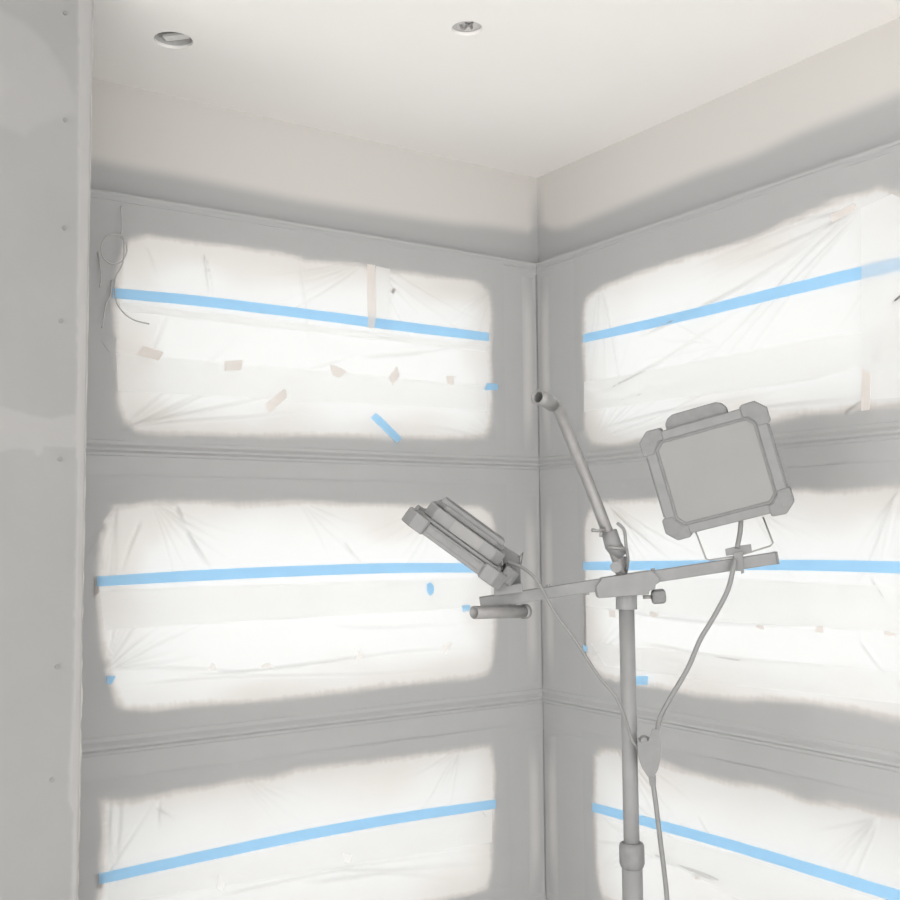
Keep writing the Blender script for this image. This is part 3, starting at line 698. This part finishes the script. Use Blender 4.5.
# ------------------------------------------------------------------ work lamps
def oct_(w, h, c):
    return [(-w+c, -h), (w-c, -h), (w, -h+c), (w, h-c), (w-c, h), (-w+c, h), (-w, h-c), (-w, -h+c)]
def ring_prism(bm, outer, inner, w0, w1, to):
    n = len(outer)
    o0 = [bm.verts.new(to(u, v, w0)) for u, v in outer]; o1 = [bm.verts.new(to(u, v, w1)) for u, v in outer]
    i0 = [bm.verts.new(to(u, v, w0)) for u, v in inner]; i1 = [bm.verts.new(to(u, v, w1)) for u, v in inner]
    for k in range(n):
        j = (k+1) % n
        bm.faces.new([o0[k], o0[j], o1[j], o1[k]]); bm.faces.new([i0[j], i0[k], i1[k], i1[j]])
        bm.faces.new([o1[k], o1[j], i1[j], i1[k]]); bm.faces.new([o0[j], o0[k], i0[k], i0[j]])
def make_lamp(label, bracket=True):
    root = empty('work_lamp'); tag(root, label, 'work lamp', 'work lamps clamped to the tripod crossbar')
    I = lambda u, v, w: (u, v, w)
    hw, hh = .128, .112
    bm = bmesh.new(); ring_prism(bm, oct_(hw, hh, .022), oct_(hw-.022, hh-.020, .016), -.006, .020, I)
    bm_obj('bezel', bm, M_black, root, bevel=.003)
    bm = bmesh.new(); ring_prism(bm, oct_(hw-.0215, hh-.0195, .016), oct_(hw-.0265, hh-.0245, .014), .004, .016, I); bm_obj('gasket', bm, M_bump, root, bevel=.001)
    bm = bmesh.new(); prism(bm, oct_(hw-.026, hh-.024, .014), .002, .0145); bm_obj('glass_cover', bm, M_lens, root, bevel=.002)
    # housing: stepped back shell
    bm = bmesh.new(); prism(bm, oct_(hw-.012, hh-.010, .02), -.014, -.006); prism(bm, oct_(hw-.020, hh-.020, .02), -.042, -.014); prism(bm, oct_(hw-.042, hh-.030, .02), -.054, -.042)
    hs = bm_obj('housing', bm, M_black, root, bevel=.003)
    for k in range(9):
        bm = bmesh.new(); x = -.076+k*.019
        box(bm, (x-.002, -hh+.036, -.062), (x+.002, hh-.036, -.053)); bm_obj('cooling_fin', bm, M_black, hs)
    bm = bmesh.new(); box(bm, (-hw+.0185, -.030, -.040), (-hw+.0200, .040, -.016)); bm_obj('rating_plate', bm, M_label, hs)
    # corner bumpers
    for sx in (-1, 1):
        for sy in (-1, 1):
            P = [(hw-.045, hh-.018), (hw-.045, hh+.004), (hw-.040, hh+.007), (hw-.014, hh+.008), (hw+.007, hh-.012), (hw+.007, hh-.040), (hw+.003, hh-.044), (hw-.018, hh-.044), (hw-.022, hh-.034), (hw-.034, hh-.020)]
            P = [(x*sx, y*sy) for x, y in P]
            bm = bmesh.new(); prism(bm, P, -.010, .0225)
            bp = bm_obj('corner_bumper', bm, M_bump, root, bevel=.003)
            bm = bmesh.new(); tube(bm, [((hw-.012)*sx, (hh-.012)*sy, .0215), ((hw-.012)*sx, (hh-.012)*sy, .0232)], .0045, 10); bm_obj('screw', bm, M_screw, bp)
    # edge ribs between the bumpers
    for sx in (-1, 1):
        bm = bmesh.new(); box(bm, (sx*hw-.003, -.066, -.002), (sx*hw+.003, .066, .012)); bm_obj('edge_rib', bm, M_bump, root, bevel=.001)
    # carrying handle
    y0 = hh+.001
    bm = bmesh.new()
    P = [(-.070, -.006), (-.070, .010), (-.062, .021), (-.050, .026), (.040, .026), (.052, .021), (.060, .010), (.060, -.006)]
    P = [(x-.004, y+y0) for x, y in P]
    prism(bm, P, -.026, .006); bm_obj('handle', bm, M_bump, root, bevel=.003)
    return root
def place(root, c, u, v, w):
    m = Matrix.Identity(4); m.col[0][:3] = u; m.col[1][:3] = v; m.col[2][:3] = w; m.col[3][:3] = c
    root.matrix_world = m
# right lamp faces the viewer, rolled anticlockwise
lampR = make_lamp('square work lamp facing the viewer, mounted on the right end of the tripod crossbar')
cc = dep(716, 471, D-.03)
vdir = (EYE-cc).normalized()
w = (vdir+rt*(-.10)+up*(-.10)).normalized()
u0 = up.cross(w).normalized(); v0 = w.cross(u0)
a = math.radians(13.6)
place(lampR, cc, u0*math.cos(a)+v0*math.sin(a), -u0*math.sin(a)+v0*math.cos(a), w)
# left lamp seen side-on, face turned down to the left
lampL = make_lamp('dark work lamp seen side-on, tilted downwards, at the left end of the tripod crossbar', False)
cl_ = dep(461, 538, D-.03)
a = math.radians(36.5)
wv = (-rt*math.sin(a)-up*math.cos(a)+fw*(.06)).normalized()       # face normal: down and left
uv = (fw*-1); uv = (uv-wv*uv.dot(wv)).normalized()*-1              # width axis runs away from the viewer
vv = wv.cross(uv)
place(lampL, cl_-wv*-.012, uv, vv, wv)
# bracket plates for the left lamp (parts of that lamp)
inv = lampL.matrix_world.inverted()
def LL(px, py, z): return inv @ dep(px, py, z)
def plate(name, poly, z0, z1, mat, root, inv):
    bm = bmesh.new(); A = [bm.verts.new(inv @ dep(x, y, z0)) for x, y in poly]; B = [bm.verts.new(inv @ dep(x, y, z1)) for x, y in poly]
    n = len(poly); bm.faces.new(A[::-1]); bm.faces.new(B)
    for i in range(n): bm.faces.new([A[i], A[(i+1) % n], B[(i+1) % n], B[i]])
    return bm_obj(name, bm, mat, root, bevel=.001)
plate('mount_arm', [(491,560),(500,552),(504,575),(508,590),(496,593),(492,576)], D-.075, D-.055, M_black, lampL, inv)
plate('mount_arm', [(500,543),(514,552),(520,556),(521,583),(519,590),(506,589),(504,570)], D-.012, D+.006, M_black, lampL, inv)
plate('mount_foot', [(494,588),(522,583),(523,592),(494,596)], D-.075, D+.006, M_black, lampL, inv)
tube_obj('clip', [LL(519,558,D-.02), LL(523,552,D-.02), LL(522,562,D-.02), LL(520,566,D-.02)], .0018, M_wire, lampL, 8)
# plate and knob under right lamp
invR = lampR.matrix_world.inverted()
tube_obj('yoke', [invR @ dep(x, y, D-.03+dd) for x, y, dd in ((695,530,.01),(706,559,-.002),(710,560,-.004),(738,556,-.012),(770,546,-.004),(773,543,-.002),(763,517,.01))], .0019, M_wire, lampR, 8)
plate('mount_plate', [(725,549),(737,546),(751,544),(752,552),(739,554),(738,558),(733,558),(733,555),(726,556)], D-.045, D-.02, M_black, lampR, invR)
plate('mount_nut', [(733,553),(743,551),(744,573),(741,574),(741,571),(736,571)], D-.050, D-.042, M_black, lampR, invR)
tube_obj('lamp_lead', [invR @ dep(*p) for p in ((741,520,D-.03),(740,533,D-.035),(737,548,D-.05))], .0052, M_cable, lampR, 12, sm=6)

# ------------------------------------------------------------------ cables
def cable(name, pts, r, label, mat=M_cable):
    P = [dep(*p) for p in pts]; org = P[0].copy()
    o = tube_obj(name, [p-org for p in P], r, mat, None, 12, sm=8); o.location = org
    tag(o, label, 'cable'); return o
cable('power_cable', [(735,560,D-.055),(733,570,D-.06),(727,592,D-.06),(712,620,D-.06),(700,640,D-.06),(688,668,D-.06),(671,697,D-.06),(660,718,D-.06),(656,738,D-.06)], .0052, 'thick grey cable curving from the right lamp down to the splitter')
cable('power_cable', [(507,562,D-.055),(523,568,D-.06),(538,582,D-.065),(555,613,D-.07),(575,640,D-.07),(597,674,D-.07),(615,696,D-.08),(625,718,D-.08),(631,737,D-.07),(639,750,D-.062)], .0034, 'thin cable from the side-on lamp sagging across the window corner to the splitter')
sp = empty('cable_splitter', dep(650, 750, D-.06)); tag(sp, 'dark Y-shaped cable splitter hanging beside the tripod pole', 'cable splitter')
isp = Matrix.Translation(-sp.location)
plate('splitter_body', [(637,735),(640,742),(648,741),(652,729),(659,729),(661,744),(661,757),(658,770),(654,777),(648,777),(642,768),(638,757)], D-.075, D-.045, M_black, sp, isp)
plate('strain_relief', [(648,775),(656,775),(656,785),(650,786)], D-.068, D-.052, M_bump, sp, isp)
tube_obj('loop_eye', [isp @ dep(644+5*math.cos(t*.7), 741-5*math.sin(t*.7), D-.06) for t in range(0, 6)], .0028, M_bump, sp, 8)
cable('power_cable', [(653,783,D-.06),(656,805,D-.06),(660,838,D-.06),(664,870,D-.06),(667,900,D-.06),(669,950,D-.06),(668,1020,D-.05),(662,1120,D-.04),(660,1170,D-.04)], .0052, 'single grey cable running down from the splitter beside the pole')

# ------------------------------------------------------------------ light: bright overcast day all round
wd = bpy.data.worlds.new('world'); C.world = wd; wd.use_nodes = True
nt = wd.node_tree; nt.nodes.clear()
out = nt.nodes.new('ShaderNodeOutputWorld'); bg = nt.nodes.new('ShaderNodeBackground')
bg.inputs['Color'].default_value = (1, .997, .99, 1); bg.inputs['Strength'].default_value = 3.1
nt.links.new(bg.outputs[0], out.inputs[0])
C.view_settings.view_transform = 'Standard'; C.view_settings.look = 'None'; C.view_settings.gamma = 1; C.view_settings.exposure = 0
C.view_settings.use_curve_mapping = False
